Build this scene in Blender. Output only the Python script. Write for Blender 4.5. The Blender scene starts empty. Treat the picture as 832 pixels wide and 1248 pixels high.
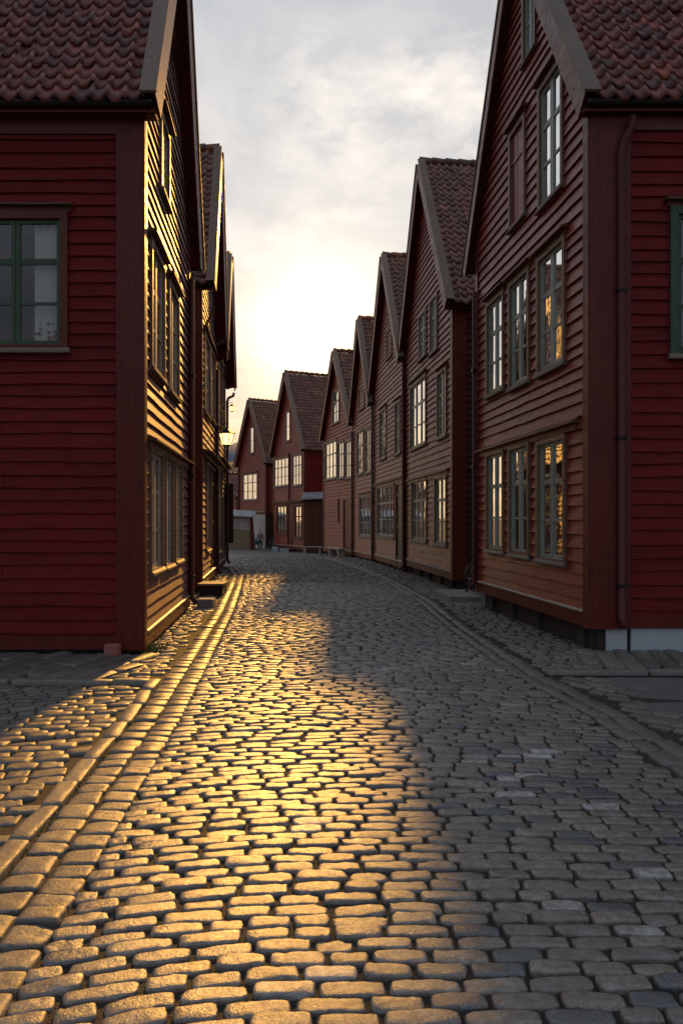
import bpy, math, random
import numpy as np
from mathutils import Vector, Matrix
random.seed(7); rng = np.random.default_rng(11)
SC = bpy.context.scene; COL = SC.collection
F, CX, HZ, CAMH = 900.0, 416.0, 634.0, 1.7

# ------------------------------------------------------------------ helpers
def smooth(a, b, x):
    t = min(1, max(0, (x-a)/(b-a))); return t*t*(3-2*t)
def zg(y): return -0.45*smooth(30, 54, y)
def pw(tab):
    xs = [a for a, _ in tab]; ys = [b for _, b in tab]
    return lambda y: float(np.interp(y, xs, ys))

def tag(o, label=None, cat=None, group=None, kind=None):
    for k, v in (('label', label), ('category', cat), ('group', group), ('kind', kind)):
        if v: o[k] = v
    return o
def empty(name, loc):
    o = bpy.data.objects.new(name, None); o.empty_display_size = .3
    o.location = loc; COL.objects.link(o); o['origin_loc'] = tuple(loc); return o

class MB:
    """collects faces in world coordinates; build() links ONE mesh object"""
    def __init__(s): s.v = []; s.f = []; s.t = []; s.smooth = False
    def face(s, pts, tone=.5):
        n = len(s.v); s.v += [tuple(p) for p in pts]; s.f.append(tuple(range(n, n+len(pts)))); s.t.append(tone)
    def hexa(s, p, tone=None):
        """p: 8 points, bottom 4 (ccw) then top 4"""
        if tone is None: tone = random.random()
        n = len(s.v); s.v += [tuple(q) for q in p]
        for f in ((0,3,2,1),(4,5,6,7),(0,1,5,4),(1,2,6,5),(2,3,7,6),(3,0,4,7)):
            s.f.append(tuple(n+i for i in f)); s.t.append(tone)
    def box(s, x0, x1, y0, y1, z0, z1, tone=None):
        s.hexa([(x0,y0,z0),(x1,y0,z0),(x1,y1,z0),(x0,y1,z0),(x0,y0,z1),(x1,y0,z1),(x1,y1,z1),(x0,y1,z1)], tone)
    def wbox(s, w, s0, s1, z0, z1, o0, o1, tone=None):
        P = w.p
        s.hexa([P(s0,z0,o1),P(s1,z0,o1),P(s1,z0,o0),P(s0,z0,o0),P(s0,z1,o1),P(s1,z1,o1),P(s1,z1,o0),P(s0,z1,o0)], tone)
    def beam(s, a, b, wv, hv, tone=None):
        """box along a-b with half vectors wv, hv"""
        a=Vector(a); b=Vector(b); wv=Vector(wv); hv=Vector(hv)
        s.hexa([a-wv-hv, a+wv-hv, b+wv-hv, b-wv-hv, a-wv+hv, a+wv+hv, b+wv+hv, b-wv+hv], tone)
    def tube(s, pts, r, n=8, tone=.5, caps=True):
        pts=[Vector(p) for p in pts]; base=len(s.v); rr = r if isinstance(r,(list,tuple)) else [r]*len(pts)
        up=None
        for i,p in enumerate(pts):
            d=(pts[min(i+1,len(pts)-1)]-pts[max(i-1,0)]).normalized()
            if up is None:
                up=Vector((0,0,1)) if abs(d.z)<.9 else Vector((0,1,0))
            x=d.cross(up).normalized(); up=x.cross(d).normalized()
            for k in range(n):
                a=2*math.pi*k/n; s.v.append(tuple(p+(x*math.cos(a)+up*math.sin(a))*rr[i]))
        for i in range(len(pts)-1):
            for k in range(n):
                q=base+i*n; s.f.append((q+k,q+(k+1)%n,q+n+(k+1)%n,q+n+k)); s.t.append(tone)
        if caps:
            s.f.append(tuple(base+k for k in range(n))[::-1]); s.t.append(tone)
            q=base+(len(pts)-1)*n; s.f.append(tuple(q+k for k in range(n))); s.t.append(tone)
    def lathe(s, c, prof, n=10, tone=.5, a0=0, sx=1, sy=1):
        base=len(s.v); c=Vector(c)
        for r,z in prof:
            for k in range(n):
                a=a0+2*math.pi*k/n; s.v.append((c.x+r*math.cos(a)*sx,c.y+r*math.sin(a)*sy,c.z+z))
        for i in range(len(prof)-1):
            for k in range(n):
                q=base+i*n; s.f.append((q+k,q+(k+1)%n,q+n+(k+1)%n,q+n+k)); s.t.append(tone)
        s.f.append(tuple(base+k for k in range(n))[::-1]); s.t.append(tone)
        q=base+(len(prof)-1)*n; s.f.append(tuple(q+k for k in range(n))); s.t.append(tone)
    def build(s, name, mat, parent=None, smooth=False, bevel=0):
        off = Vector((0,0,0)); r = parent
        while r is not None:
            if 'origin_loc' in r: off = Vector(r['origin_loc'])
            r = r.parent
        me = bpy.data.meshes.new(name); me.from_pydata([(x-off.x,y-off.y,z-off.z) for x,y,z in s.v], [], s.f)
        a = me.attributes.new('tone','FLOAT','FACE'); a.data.foreach_set('value', s.t)
        me.materials.append(mat)
        if smooth: me.polygons.foreach_set('use_smooth',[True]*len(me.polygons))
        me.validate(); me.update()
        o = bpy.data.objects.new(name, me); COL.objects.link(o)
        if parent: o.parent = parent
        if bevel:
            m=o.modifiers.new('b','BEVEL'); m.width=bevel; m.segments=2; m.limit_method='ANGLE'
        return o

def np_mesh(name, V, Q, T, mat, smooth=True):
    me = bpy.data.meshes.new(name); nv=len(V); nf=len(Q)
    me.vertices.add(nv); me.vertices.foreach_set('co', V.astype(np.float32).ravel())
    me.loops.add(nf*4); me.loops.foreach_set('vertex_index', Q.astype(np.int32).ravel())
    me.polygons.add(nf); me.polygons.foreach_set('loop_start', np.arange(0,nf*4,4,dtype=np.int32))
    me.polygons.foreach_set('loop_total', np.full(nf,4,dtype=np.int32))
    me.polygons.foreach_set('use_smooth', np.full(nf,smooth,dtype=bool))
    me.update(calc_edges=True); me.validate()
    a = me.attributes.new('tone','FLOAT','FACE'); a.data.foreach_set('value', T.astype(np.float32))
    me.materials.append(mat)
    o = bpy.data.objects.new(name, me); COL.objects.link(o); return o

# ------------------------------------------------------------------ materials
class NT:
    def __init__(s, m): s.t=m.node_tree; s.n=s.t.nodes; s.l=s.t.links
    def new(s, k, **kw):
        n=s.n.new(k)
        for a,b in kw.items(): setattr(n,a,b)
        return n
    def link(s,a,b): s.l.new(a,b)
    def noise(s, vec, scale, detail=5, rough=.55, dist=0):
        n=s.new('ShaderNodeTexNoise'); n.inputs['Scale'].default_value=scale; n.inputs['Detail'].default_value=detail
        n.inputs['Roughness'].default_value=rough; n.inputs['Distortion'].default_value=dist; s.link(vec,n.inputs['Vector']); return n.outputs['Fac']
    def map(s, vec, sc=(1,1,1), rot=(0,0,0)):
        m=s.new('ShaderNodeMapping'); m.inputs['Scale'].default_value=sc; m.inputs['Rotation'].default_value=rot; s.link(vec,m.inputs['Vector']); return m.outputs[0]
    def ramp(s, fac, stops):
        r=s.new('ShaderNodeValToRGB'); e=r.color_ramp.elements
        while len(e)<len(stops): e.new(.5)
        for i,(p,c) in enumerate(stops):
            e[i].position=p; e[i].color=(c[0],c[1],c[2],1) if not isinstance(c,(int,float)) else (c,c,c,1)
        s.link(fac,r.inputs['Fac']); return r.outputs['Color']
    def mix(s, fac, a, b, mode='MIX'):
        m=s.new('ShaderNodeMix', data_type='RGBA', blend_type=mode)
        for sock,v in ((m.inputs[0],fac),(m.inputs[6],a),(m.inputs[7],b)):
            if isinstance(v,(int,float)): sock.default_value=v
            elif isinstance(v,tuple): sock.default_value=(*v[:3],1)
            else: s.link(v,sock)
        return m.outputs[2]
    def math(s, op, a, b=0, c=0, clamp=False):
        m=s.new('ShaderNodeMath', operation=op, use_clamp=clamp)
        for i,v in enumerate((a,b,c)):
            if isinstance(v,(int,float)): m.inputs[i].default_value=v
            else: s.link(v,m.inputs[i])
        return m.outputs[0]

def newmat(name):
    m=bpy.data.materials.new(name); m.use_nodes=True; t=NT(m); b=t.n['Principled BSDF']; return m,t,b
def geo(t): return t.new('ShaderNodeNewGeometry').outputs['Position']
def attr(t): return t.new('ShaderNodeAttribute', attribute_name='tone').outputs['Fac']
def bump(t, b, h, strength, dist):
    n=t.new('ShaderNodeBump'); n.inputs['Strength'].default_value=strength; n.inputs['Distance'].default_value=dist
    t.link(h,n.inputs['Height']); t.link(n.outputs[0],b.inputs['Normal'])

def paint(name, col, worn=.35, fade=(.30,.17,.13), rough=.5, var=.35, vertical=False, coat=0, spec=.3, cr=.66):
    m,t,b=newmat(name); P=geo(t); A=attr(t)
    g = t.noise(t.map(P,(3,3,70) if not vertical else (60,60,3)),1,6,.65)      # grain
    big=t.noise(P,1.1,5,.6); mid=t.noise(t.map(P,(2,2,5)),2.2,6,.7,.5)
    hi=tuple(c*(1+var) for c in col); lo=tuple(c*(1-var) for c in col)
    c1=t.mix(A,lo,hi)
    c2=t.mix(t.ramp(big,[(.3,0.),(.75,1.)]),c1,tuple(c*1.25 for c in col))
    c2=t.mix(t.math('MULTIPLY',t.ramp(mid,[(.52,0.),(.78,1.)]),worn),c2,fade)
    c3=t.mix(t.ramp(g,[(.3,1.),(.5,0.)]),c2,tuple(c*.45 for c in col))
    spk=t.noise(P,45,3,.6)
    c3=t.mix(t.math('MULTIPLY',t.ramp(spk,[(.66,0.),(.74,1.)]),worn*.8),c3,fade)
    t.link(c3,b.inputs['Base Color'])
    t.link(t.ramp(mid,[(.3,rough-.1),(.8,min(1,rough+.22))]),b.inputs['Roughness'])
    b.inputs['Coat Weight'].default_value=coat; b.inputs['Coat Roughness'].default_value=cr; b.inputs['Specular IOR Level'].default_value=spec
    h=t.math('ADD',t.math('MULTIPLY',g,.6),t.math('MULTIPLY',t.noise(P,14,5,.6),.8))
    bump(t,b,h,.55,.006)
    return m
def plain(name, col, rough=.6, metal=0, nv=.25, scale=9, bumpd=.002):
    m,t,b=newmat(name); P=geo(t); n=t.noise(P,scale,6,.6)
    t.link(t.mix(n,tuple(c*(1-nv*1.6) for c in col),tuple(c*(1+nv*1.2) for c in col)),b.inputs['Base Color'])
    b.inputs['Roughness'].default_value=rough; b.inputs['Metallic'].default_value=metal
    bump(t,b,t.noise(P,scale*5,4,.6),.5,bumpd); return m

M={}
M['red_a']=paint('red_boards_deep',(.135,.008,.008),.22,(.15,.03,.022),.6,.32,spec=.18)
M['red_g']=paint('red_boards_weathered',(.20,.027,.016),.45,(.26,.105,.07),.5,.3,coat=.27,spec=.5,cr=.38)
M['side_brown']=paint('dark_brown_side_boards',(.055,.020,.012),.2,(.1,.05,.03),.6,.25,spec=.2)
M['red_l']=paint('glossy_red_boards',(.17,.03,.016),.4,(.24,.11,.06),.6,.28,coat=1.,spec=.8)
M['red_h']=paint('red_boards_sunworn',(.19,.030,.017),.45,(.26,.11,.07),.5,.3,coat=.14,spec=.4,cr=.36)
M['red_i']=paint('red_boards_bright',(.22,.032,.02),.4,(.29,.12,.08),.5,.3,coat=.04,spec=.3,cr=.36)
M['trim']=paint('brown_trim_boards',(.11,.022,.012),.3,(.15,.07,.05),.42,.2,True)
M['trimh']=paint('brown_trim_rails',(.12,.045,.022),.4,(.26,.18,.13),.45,.25)
M['trimr']=paint('oxide_red_trim',(.105,.013,.008),.25,(.15,.05,.035),.45,.15,True)
M['casing']=paint('worn_window_casing',(.19,.12,.08),.6,(.34,.28,.22),.45,.25)
M['grey']=paint('weathered_grey_wood',(.17,.13,.10),.6,(.30,.27,.23),.6,.3,True)
M['pale']=paint('pale_paint_wood',(.42,.38,.33),.6,(.3,.24,.19),.5,.15)
M['green']=paint('green_window_paint',(.045,.085,.05),.3,(.14,.16,.12),.4,.2,True)
M['bluegreen']=paint('grey_green_window_paint',(.26,.31,.27),.5,(.42,.42,.37),.4,.2,True)
M['darkgreen']=paint('dark_green_door_paint',(.035,.05,.03),.3,(.09,.08,.06),.4,.2,True)
M['darkred']=paint('dark_red_door_paint',(.10,.01,.012),.2,(.14,.04,.03),.4,.2,True)
M['darkwood']=paint('tarred_dark_wood',(.035,.02,.014),.3,(.08,.055,.04),.5,.25,True)
M['whiteplank']=paint('white_planks',(.55,.54,.52),.5,(.34,.28,.24),.6,.15)
M['brownplank']=paint('brown_upright_planks',(.10,.045,.026),.5,(.2,.13,.1),.6,.35,True)
M['tan']=plain('tan_hoarding',(.27,.21,.12),.7)
M['stone']=plain('grey_foundation_stone',(.22,.21,.2),.8,0,.35,5,.01)
M['concrete']=plain('pale_painted_concrete',(.42,.46,.5),.75,0,.12,3,.004)
M['darkstone']=plain('dark_cellar_stone',(.05,.042,.035),.9,0,.4,4,.01)
M['pipe']=plain('brown_painted_pipe',(.09,.03,.022),.35,0,.2,6,.001)
M['redpipe']=plain('red_painted_pipe',(.08,.01,.008),.6,0,.15,6,.001)
M['gutter']=plain('black_gutter_metal',(.022,.02,.02),.4,.3,.3,6,.001)
M['iron']=plain('black_iron',(.02,.02,.022),.4,.7,.2,20,.001)
M['tin']=plain('grey_sheet_metal',(.35,.36,.38),.45,.4,.2,6,.001)
M['room']=plain('dark_room',(.03,.024,.02),.9)
M['cloth']=plain('white_curtain',(.55,.53,.5),.9,0,.15,25,.002)
M['pink']=plain('pinkish_block',(.33,.12,.1),.8,0,.2,12,.004)
M['rubber']=plain('black_rubber',(.015,.015,.016),.6)
M['skin']=plain('skin',(.5,.3,.22),.5); M['hair']=plain('brown_hair',(.05,.03,.02),.5)
M['jacket']=plain('grey_pink_jacket',(.23,.17,.19),.85,0,.2,14); M['trousers']=plain('black_trousers',(.012,.012,.016),.8)
M['bluebag']=plain('blue_cloth',(.03,.1,.2),.8); M['flower']=plain('red_flowers',(.3,.03,.04),.7)
M['leafy']=plain('dark_leaf',(.03,.07,.025),.6)

def tile_mat(name, lo, hi, moss):
    m,t,b=newmat(name); P=geo(t); A=attr(t)
    c=t.ramp(A,[(0.,lo),(.45,tuple((a+b_)/2 for a,b_ in zip(lo,hi))),(.85,hi),(1.,tuple(x*1.5 for x in hi))])
    n=t.noise(P,9,6,.65); c=t.mix(t.ramp(n,[(.45,0.),(.7,1.)]),c,moss)
    n2=t.noise(P,38,4,.6); c=t.mix(t.math('MULTIPLY',t.ramp(n2,[(.6,0.),(.72,1.)]),.5),c,(.26,.24,.22))
    t.link(c,b.inputs['Base Color']); t.link(t.ramp(n,[(.3,.38),(.7,.75)]),b.inputs['Roughness'])
    bump(t,b,t.noise(P,60,5,.65),.6,.008); return m
M['tile_red']=tile_mat('red_clay_tiles',(.10,.03,.028),(.32,.075,.05),(.075,.05,.045))
M['tile_brown']=tile_mat('brown_clay_tiles',(.10,.062,.048),(.29,.14,.095),(.11,.08,.06))

def stone_mat(name, stops, rough=(.23,.5), dirt=(.035,.03,.025), bs=.42):
    m,t,b=newmat(name); P=geo(t); A=attr(t)
    c=t.ramp(A,stops); n=t.noise(P,26,7,.7); n2=t.noise(P,160,3,.6)
    c=t.mix(t.math('MULTIPLY',t.ramp(n,[(.42,0.),(.62,1.)]),.6),c,tuple(x*1.3 for x in dirt))
    n3=t.noise(P,7,6,.7,.8); c=t.mix(t.math('MULTIPLY',t.ramp(n3,[(.45,0.),(.62,1.)]),.6),c,(.10,.075,.05))
    c=t.mix(t.math('MULTIPLY',t.ramp(n2,[(.55,0.),(.7,1.)]),.35),c,(.42,.40,.37))
    c=t.mix(t.math('MULTIPLY',t.ramp(n2,[(.32,1.),(.44,0.)]),.75),c,(.02,.02,.02))
    big=t.noise(P,.7,4,.5); c=t.mix(t.math('MULTIPLY',t.ramp(big,[(.45,0.),(.75,1.)]),.35),c,(.07,.065,.06))
    t.link(c,b.inputs['Base Color'])
    t.link(t.ramp(n,[(.3,rough[0]),(.72,rough[1])]),b.inputs['Roughness']); b.inputs['Specular IOR Level'].default_value=.9
    h=t.math('ADD',t.math('MULTIPLY',t.noise(P,55,5,.7),1.),t.math('MULTIPLY',n2,.35))
    bump(t,b,h,bs,.012); return m
G=[(0.,(.06,.08,.105)),(.13,(.09,.10,.115)),(.2,(.14,.13,.122)),(.6,(.205,.182,.163)),(.9,(.29,.255,.215)),(.96,(.38,.38,.38)),(1.,(.46,.46,.46))]
M['sett']=stone_mat('granite_setts',G)
M['walk']=stone_mat('pavement_setts',[(0.,(.085,.08,.077)),(.5,(.135,.122,.11)),(1.,(.21,.185,.15))],(.35,.7))
M['kerb']=stone_mat('kerb_granite',[(0.,(.12,.112,.105)),(1.,(.20,.175,.15))],(.38,.7))
M['slab']=stone_mat('dark_slate_slabs',[(0.,(.06,.07,.09)),(1.,(.10,.115,.135))],(.5,.8),bs=.12)
def joint_mat():
    m,t,b=newmat('joint_earth'); P=geo(t)
    n=t.noise(P,6,6,.7); n2=t.noise(P,70,4,.6)
    c=t.mix(n2,(.012,.010,.008),(.035,.028,.022)); c=t.mix(t.ramp(n,[(.52,0.),(.66,1.)]),c,(.028,.034,.012))
    t.link(c,b.inputs['Base Color']); b.inputs['Roughness'].default_value=.9; bump(t,b,n2,1.,.01); return m
M['joint']=joint_mat()

def glass_mat(name='window_glass', boost=1.0):
    m=bpy.data.materials.new(name); m.use_nodes=True; t=NT(m); t.n.clear()
    o=t.new('ShaderNodeOutputMaterial'); mx=t.new('ShaderNodeMixShader'); tr=t.new('ShaderNodeBsdfTransparent'); gl=t.new('ShaderNodeBsdfGlossy')
    fr=t.new('ShaderNodeFresnel'); fr.inputs['IOR'].default_value=1.6
    P=geo(t); n=t.noise(P,3.2,2,.5); bp=t.new('ShaderNodeBump'); bp.inputs['Strength'].default_value=.12; bp.inputs['Distance'].default_value=.02
    t.link(n,bp.inputs['Height']); t.link(bp.outputs[0],gl.inputs['Normal'])
    gl.inputs['Roughness'].default_value=.03; gl.inputs['Color'].default_value=(.95,.95,.95,1); tr.inputs['Color'].default_value=(.8,.84,.82,1)
    t.link(t.math('MINIMUM',t.math('MULTIPLY',fr.outputs[0],1.35*boost),.95),mx.inputs[0]); t.link(tr.outputs[0],mx.inputs[1]); t.link(gl.outputs[0],mx.inputs[2])
    t.link(mx.outputs[0],o.inputs[0]); return m
M['glass']=glass_mat()
def emit(name,col,st):
    m=bpy.data.materials.new(name); m.use_nodes=True; b=m.node_tree.nodes['Principled BSDF']
    b.inputs['Base Color'].default_value=(*col,1); b.inputs['Emission Color'].default_value=(*col,1); b.inputs['Emission Strength'].default_value=st; return m
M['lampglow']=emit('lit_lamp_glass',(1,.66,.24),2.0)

# ------------------------------------------------------------------ walls
class Wall:
    def __init__(s, P0, U, N): s.P0=Vector((P0[0],P0[1],0)); s.U=Vector((U[0],U[1],0)).normalized(); s.N=Vector((N[0],N[1],0)).normalized()
    def p(s, a, z, o=0): q=s.P0+s.U*a+s.N*o; return Vector((q.x,q.y,z))
    def at(s, px, py=None):
        k=(px-CX)/F; a=(k*s.P0.y-s.P0.x)/(s.U.x-k*s.U.y); d=s.P0.y+s.U.y*a
        return a if py is None else (a, CAMH+(HZ-py)/F*d)
    def rect(s, x0,x1,yt,yb):
        a=s.at(x0); b=s.at(x1); m=.5*(x0+x1); zt=s.at(m,yt)[1]; zb=s.at(m,yb)[1]
        return (min(a,b),max(a,b),zb,zt)

def clap(mb, w, z0, z1, lo, hi, holes, bh=.172, proud=.04, seg=.55):
    """overlapping horizontal boards between lo(z)..hi(z), with rectangular holes (s0,s1,z0,z1)"""
    z=z0
    while z<z1-1e-4:
        h=bh*random.uniform(.86,1.14); zt=min(z+h,z1)
        cuts=sorted({z,zt}|{q for hl in holes for q in hl[2:4] if z+1e-4<q<zt-1e-4})
        tone=random.random(); tone2=random.random(); J=random.uniform(1.5,4)
        full=h
        for za,zb in zip(cuts[:-1],cuts[1:]):
            oa=proud*(1-(za-z)/full)+.004; ob=proud*(1-(zb-z)/full)+.004
            zm=.5*(za+zb); ivs=[(lo(zm),hi(zm),True,True)]
            L=lo(zm); H=hi(zm)
            if H-L<.02: continue
            iv=[(L,H)]
            for hl in holes:
                if hl[2]<zm<hl[3]:
                    nv=[]
                    for a,b in iv:
                        if hl[1]<=a or hl[0]>=b: nv.append((a,b)); continue
                        if hl[0]>a: nv.append((a,hl[0]))
                        if hl[1]<b: nv.append((hl[1],b))
                    iv=nv
            for a,b in iv:
                n=max(1,int((b-a)/seg))
                ss=[a+(b-a)*i/n for i in range(n+1)]
                for i in range(n):
                    s0,s1=ss[i],ss[i+1]
                    def ends(zz):
                        e0=s0; e1=s1
                        if i==0 and abs(a-L)<1e-6: e0=lo(zz)
                        if i==n-1 and abs(b-H)<1e-6: e1=hi(zz)
                        return e0,max(e0,e1)
                    if i>0 and abs(ss[i]-L-J)<(b-a)/n*.5: s0+=.006
                    j0=.006*math.sin(s0*7.1+z*31)+.003*math.sin(s0*17+z*11) if za==z else 0
                    j1=.006*math.sin(s1*7.1+z*31)+.003*math.sin(s1*17+z*11) if za==z else 0
                    a0,a1=ends(za); b0,b1=ends(zb)
                    tn=tone if .5*(s0+s1)-L<J else tone2
                    zt_=zb+.026 if zb==zt else zb
                    mb.face([w.p(a0,za+j0,oa),w.p(a1,za+j1,oa),w.p(b1,zt_,ob),w.p(b0,zt_,ob)],tn)
                    if za==z:
                        li=oa-.02; k0,k1=za+j0,za+j1; g_=.03
                        mb.face([w.p(a0,k0,li),w.p(a1,k1,li),w.p(a1,k1,oa),w.p(a0,k0,oa)],tn)
                        mb.face([w.p(a0,k0+g_,li),w.p(a1,k1+g_,li),w.p(a1,k1,li),w.p(a0,k0,li)],tn)
                        mb.face([w.p(a0,k0+g_,0),w.p(a1,k1+g_,0),w.p(a1,k1+g_,li),w.p(a0,k0+g_,li)],tn)
        z=zt

def window(par, w, r, cols=2, rows=3, sash='bluegreen', case='casing', hood=True, sill=True, cw=.07, curtain=True, leaves=2, deep=.3, blind=None, name='window', label=None, hoodw=.1):
    s0,s1,z0,z1=r; W=s1-s0
    f=MB()                                                    # casing
    f.wbox(w,s0-cw,s0,z0-cw*.6,z1+cw,-.03,.066,.4); f.wbox(w,s1,s1+cw,z0-cw*.6,z1+cw,-.03,.066,.6)
    f.wbox(w,s0,s1,z1,z1+cw,-.03,.065,.5); f.wbox(w,s0,s1,z0-cw*.6,z0,-.03,.065,.3)
    win=f.build(name,M[case],par)
    if label: win['label']=label
    if blind:
        g=MB(); n=max(3,int(W/.12))
        for i in range(n): g.wbox(w,s0+W*i/n+.003,s0+W*(i+1)/n-.003,z0,z1,-.02,.012+.004*(i%2))
        g.wbox(w,s0,s1,z0+(z1-z0)*.68,z0+(z1-z0)*.68+.05,.018,.032)
        g.build('shutter',M[blind],win)
    else:
        g=MB(); st=min(.05,W*.09); lw=W/leaves
        for L in range(leaves):
            a=s0+L*lw+.004; b=s0+(L+1)*lw-.004
            g.wbox(w,a,a+st,z0,z1,-.025,.02); g.wbox(w,b-st,b,z0,z1,-.025,.02)
            g.wbox(w,a+st,b-st,z1-st,z1,-.025,.018); g.wbox(w,a+st,b-st,z0,z0+st*1.2,-.025,.018)
            for k in range(1,rows):
                zz=z0+(z1-z0)*k/rows; th=st*.36 if k!=rows-1 or rows<3 else st*.75
                g.wbox(w,a+st,b-st,zz-th,zz+th,-.02,.012+.0)
        g.build('sash',M[sash],win)
        p=MB(); p.face([w.p(s0+.01,z0+.01,-.004),w.p(s1-.01,z0+.01,-.004),w.p(s1-.01,z1-.01,-.004),w.p(s0+.01,z1-.01,-.004)]); p.build('pane',M['glass'],win)
        q=MB(); e=.012; A=w.p
        q.face([A(s0,z0,-deep),A(s1,z0,-deep),A(s1,z1,-deep),A(s0,z1,-deep)])
        q.face([A(s0,z0,-deep),A(s0,z0,-.03),A(s0,z1,-.03),A(s0,z1,-deep)]); q.face([A(s1,z0,-deep),A(s1,z1,-deep),A(s1,z1,-.03),A(s1,z0,-.03)])
        q.face([A(s0,z1,-deep),A(s0,z1,-.03),A(s1,z1,-.03),A(s1,z1,-deep)]); q.face([A(s0,z0,-deep),A(s1,z0,-deep),A(s1,z0,-.03),A(s0,z0,-.03)])
        q.build('reveal',M['room'],win)
        if curtain:
            c=MB()
            for side in (0,1):
                n=10; cwid=W*random.uniform(.2,.36)
                x=[(s0+.02+cwid*i/n) if side==0 else (s1-.02-cwid*i/n) for i in range(n+1)]
                for i in range(n):
                    o0=-.09+.02*math.sin(i*2.1); o1=-.09+.02*math.sin((i+1)*2.1)
                    c.face([A(x[i],z0+.05,o0),A(x[i+1],z0+.05,o1),A(x[i+1],z1-.03,o1),A(x[i],z1-.03,o0)])
            c.build('curtain',M['cloth'],win)
    if sill:
        q=MB(); P=w.p; a,b=s0-cw-.03,s1+cw+.03; zz=z0-cw*.6
        q.hexa([P(a,zz-.05,.10),P(b,zz-.05,.10),P(b,zz-.05,.0),P(a,zz-.05,.0),P(a,zz-.02,.10),P(b,zz-.02,.10),P(b,zz+.015,.068),P(a,zz+.015,.068)])
        q.build('sill',M['grey' if case!='trimr' else 'trimr'],win)
    if hood:
        q=MB(); P=w.p; a,b=s0-cw-.07,s1+cw+.07; zz=z1+cw; hw=hoodw
        q.wbox(w,a+.03,b-.03,zz,zz+.06,0,hw*.6)
        q.hexa([P(a,zz+.06,hw+.04),P(b,zz+.06,hw+.04),P(b,zz+.06,.0),P(a,zz+.06,.0),P(a,zz+.085,hw+.04),P(b,zz+.085,hw+.04),P(b,zz+.13,.0),P(a,zz+.13,.0)])
        q.build('hood',M['trimh'],win)
    return win

def door(par, w, r, mat='darkred', planks=True, case='trim', label=None):
    s0,s1,z0,z1=r
    f=MB(); cw=.09
    f.wbox(w,s0-cw,s0,z0,z1+cw,-.03,.055); f.wbox(w,s1,s1+cw,z0,z1+cw,-.03,.055); f.wbox(w,s0,s1,z1,z1+cw,-.03,.053)
    d=MB(); n=max(3,int((s1-s0)/.14)); W=s1-s0
    for i in range(n): d.wbox(w,s0+W*i/n+.003,s0+W*(i+1)/n-.003,z0+.02,z1,-.03,.0+.003*(i%2))
    for zz in (.12,.5,.86): d.wbox(w,s0+.03,s1-.03,z0+(z1-z0)*zz,z0+(z1-z0)*zz+.1,.004,.02)
    o=d.build('door',M[mat],par)
    if label: o['label']=label
    f.build('frame',M[case],o)
    k=MB(); k.tube([w.p(s0+.1,z0+1.0,.02),w.p(s0+.1,z0+1.0,.07),w.p(s0+.2,z0+1.0,.07)],.012,6); k.build('handle',M['iron'],o)
    return o

def long_hood(par, w, a, b, z, depth=.16):
    q=MB(); P=w.p
    q.wbox(w,a+.04,b-.04,z-.09,z,0,depth*.45)
    q.hexa([P(a,z,depth),P(b,z,depth),P(b,z,0),P(a,z,0),P(a,z+.025,depth),P(b,z+.025,depth),P(b,z+.1,0),P(a,z+.1,0)])
    return q.build('ledge',M['trimh'],par)

# ------------------------------------------------------------------ roof tiles
def tiles(par, O, T, S, Nn, tlen, slen, mat, tw=.215, ex=.245, mx=9999, name='roof_tiles'):
    """pantiles. O lower near corner, T along the eave, S up the slope, Nn normal (unit vectors)"""
    off=Vector(par['origin_loc']); O=np.array(O-off); T=np.array(T); S=np.array(S); Nn=np.array(Nn)
    nt=int(tlen/tw)+1; ns=int(slen/ex)+1
    K=7; u=np.linspace(0,1,K); wave=.034*np.sin(2*np.pi*u+.6)+.012*np.sin(4*np.pi*u)
    V=[];Q=[];TT=[]; base=0
    for j in range(ns):
        for i in range(nt):
            dx=rng.normal(0,.006); dl=rng.normal(0,.012); rot=rng.normal(0,.014); hh=rng.normal(0,.006)
            t0=i*tw+dx; lo=j*ex-.03+dl; hi=min((j+1)*ex+.02, slen)
            tt=t0+u*tw*1.07
            rows=[]
            lowarr=lo+ .012*np.sin(2*np.pi*u)+ (u-.5)*rot
            rows.append(np.outer(tt,T)+np.outer(lowarr+.004,S)+np.outer(wave+.025+hh,Nn))
            rows.append(np.outer(tt,T)+np.outer(lowarr,S)+np.outer(wave+.062+hh,Nn))
            rows.append(np.outer(tt,T)+np.outer(np.full(K,(lo+hi)/2),S)+np.outer(wave*1.05+.05+hh,Nn))
            rows.append(np.outer(tt,T)+np.outer(np.full(K,hi),S)+np.outer(wave+.03+hh,Nn))
            V.append(np.concatenate(rows)+O)
            tone=min(1,max(0,rng.beta(2,2.2)))
            for r in range(3):
                for k in range(K-1):
                    a=base+r*K+k; Q.append((a,a+1,a+K+1,a+K)); TT.append(tone)
            base+=4*K
    o=np_mesh(name,np.concatenate(V),np.array(Q),np.array(TT),mat); o.parent=par; return o

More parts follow.
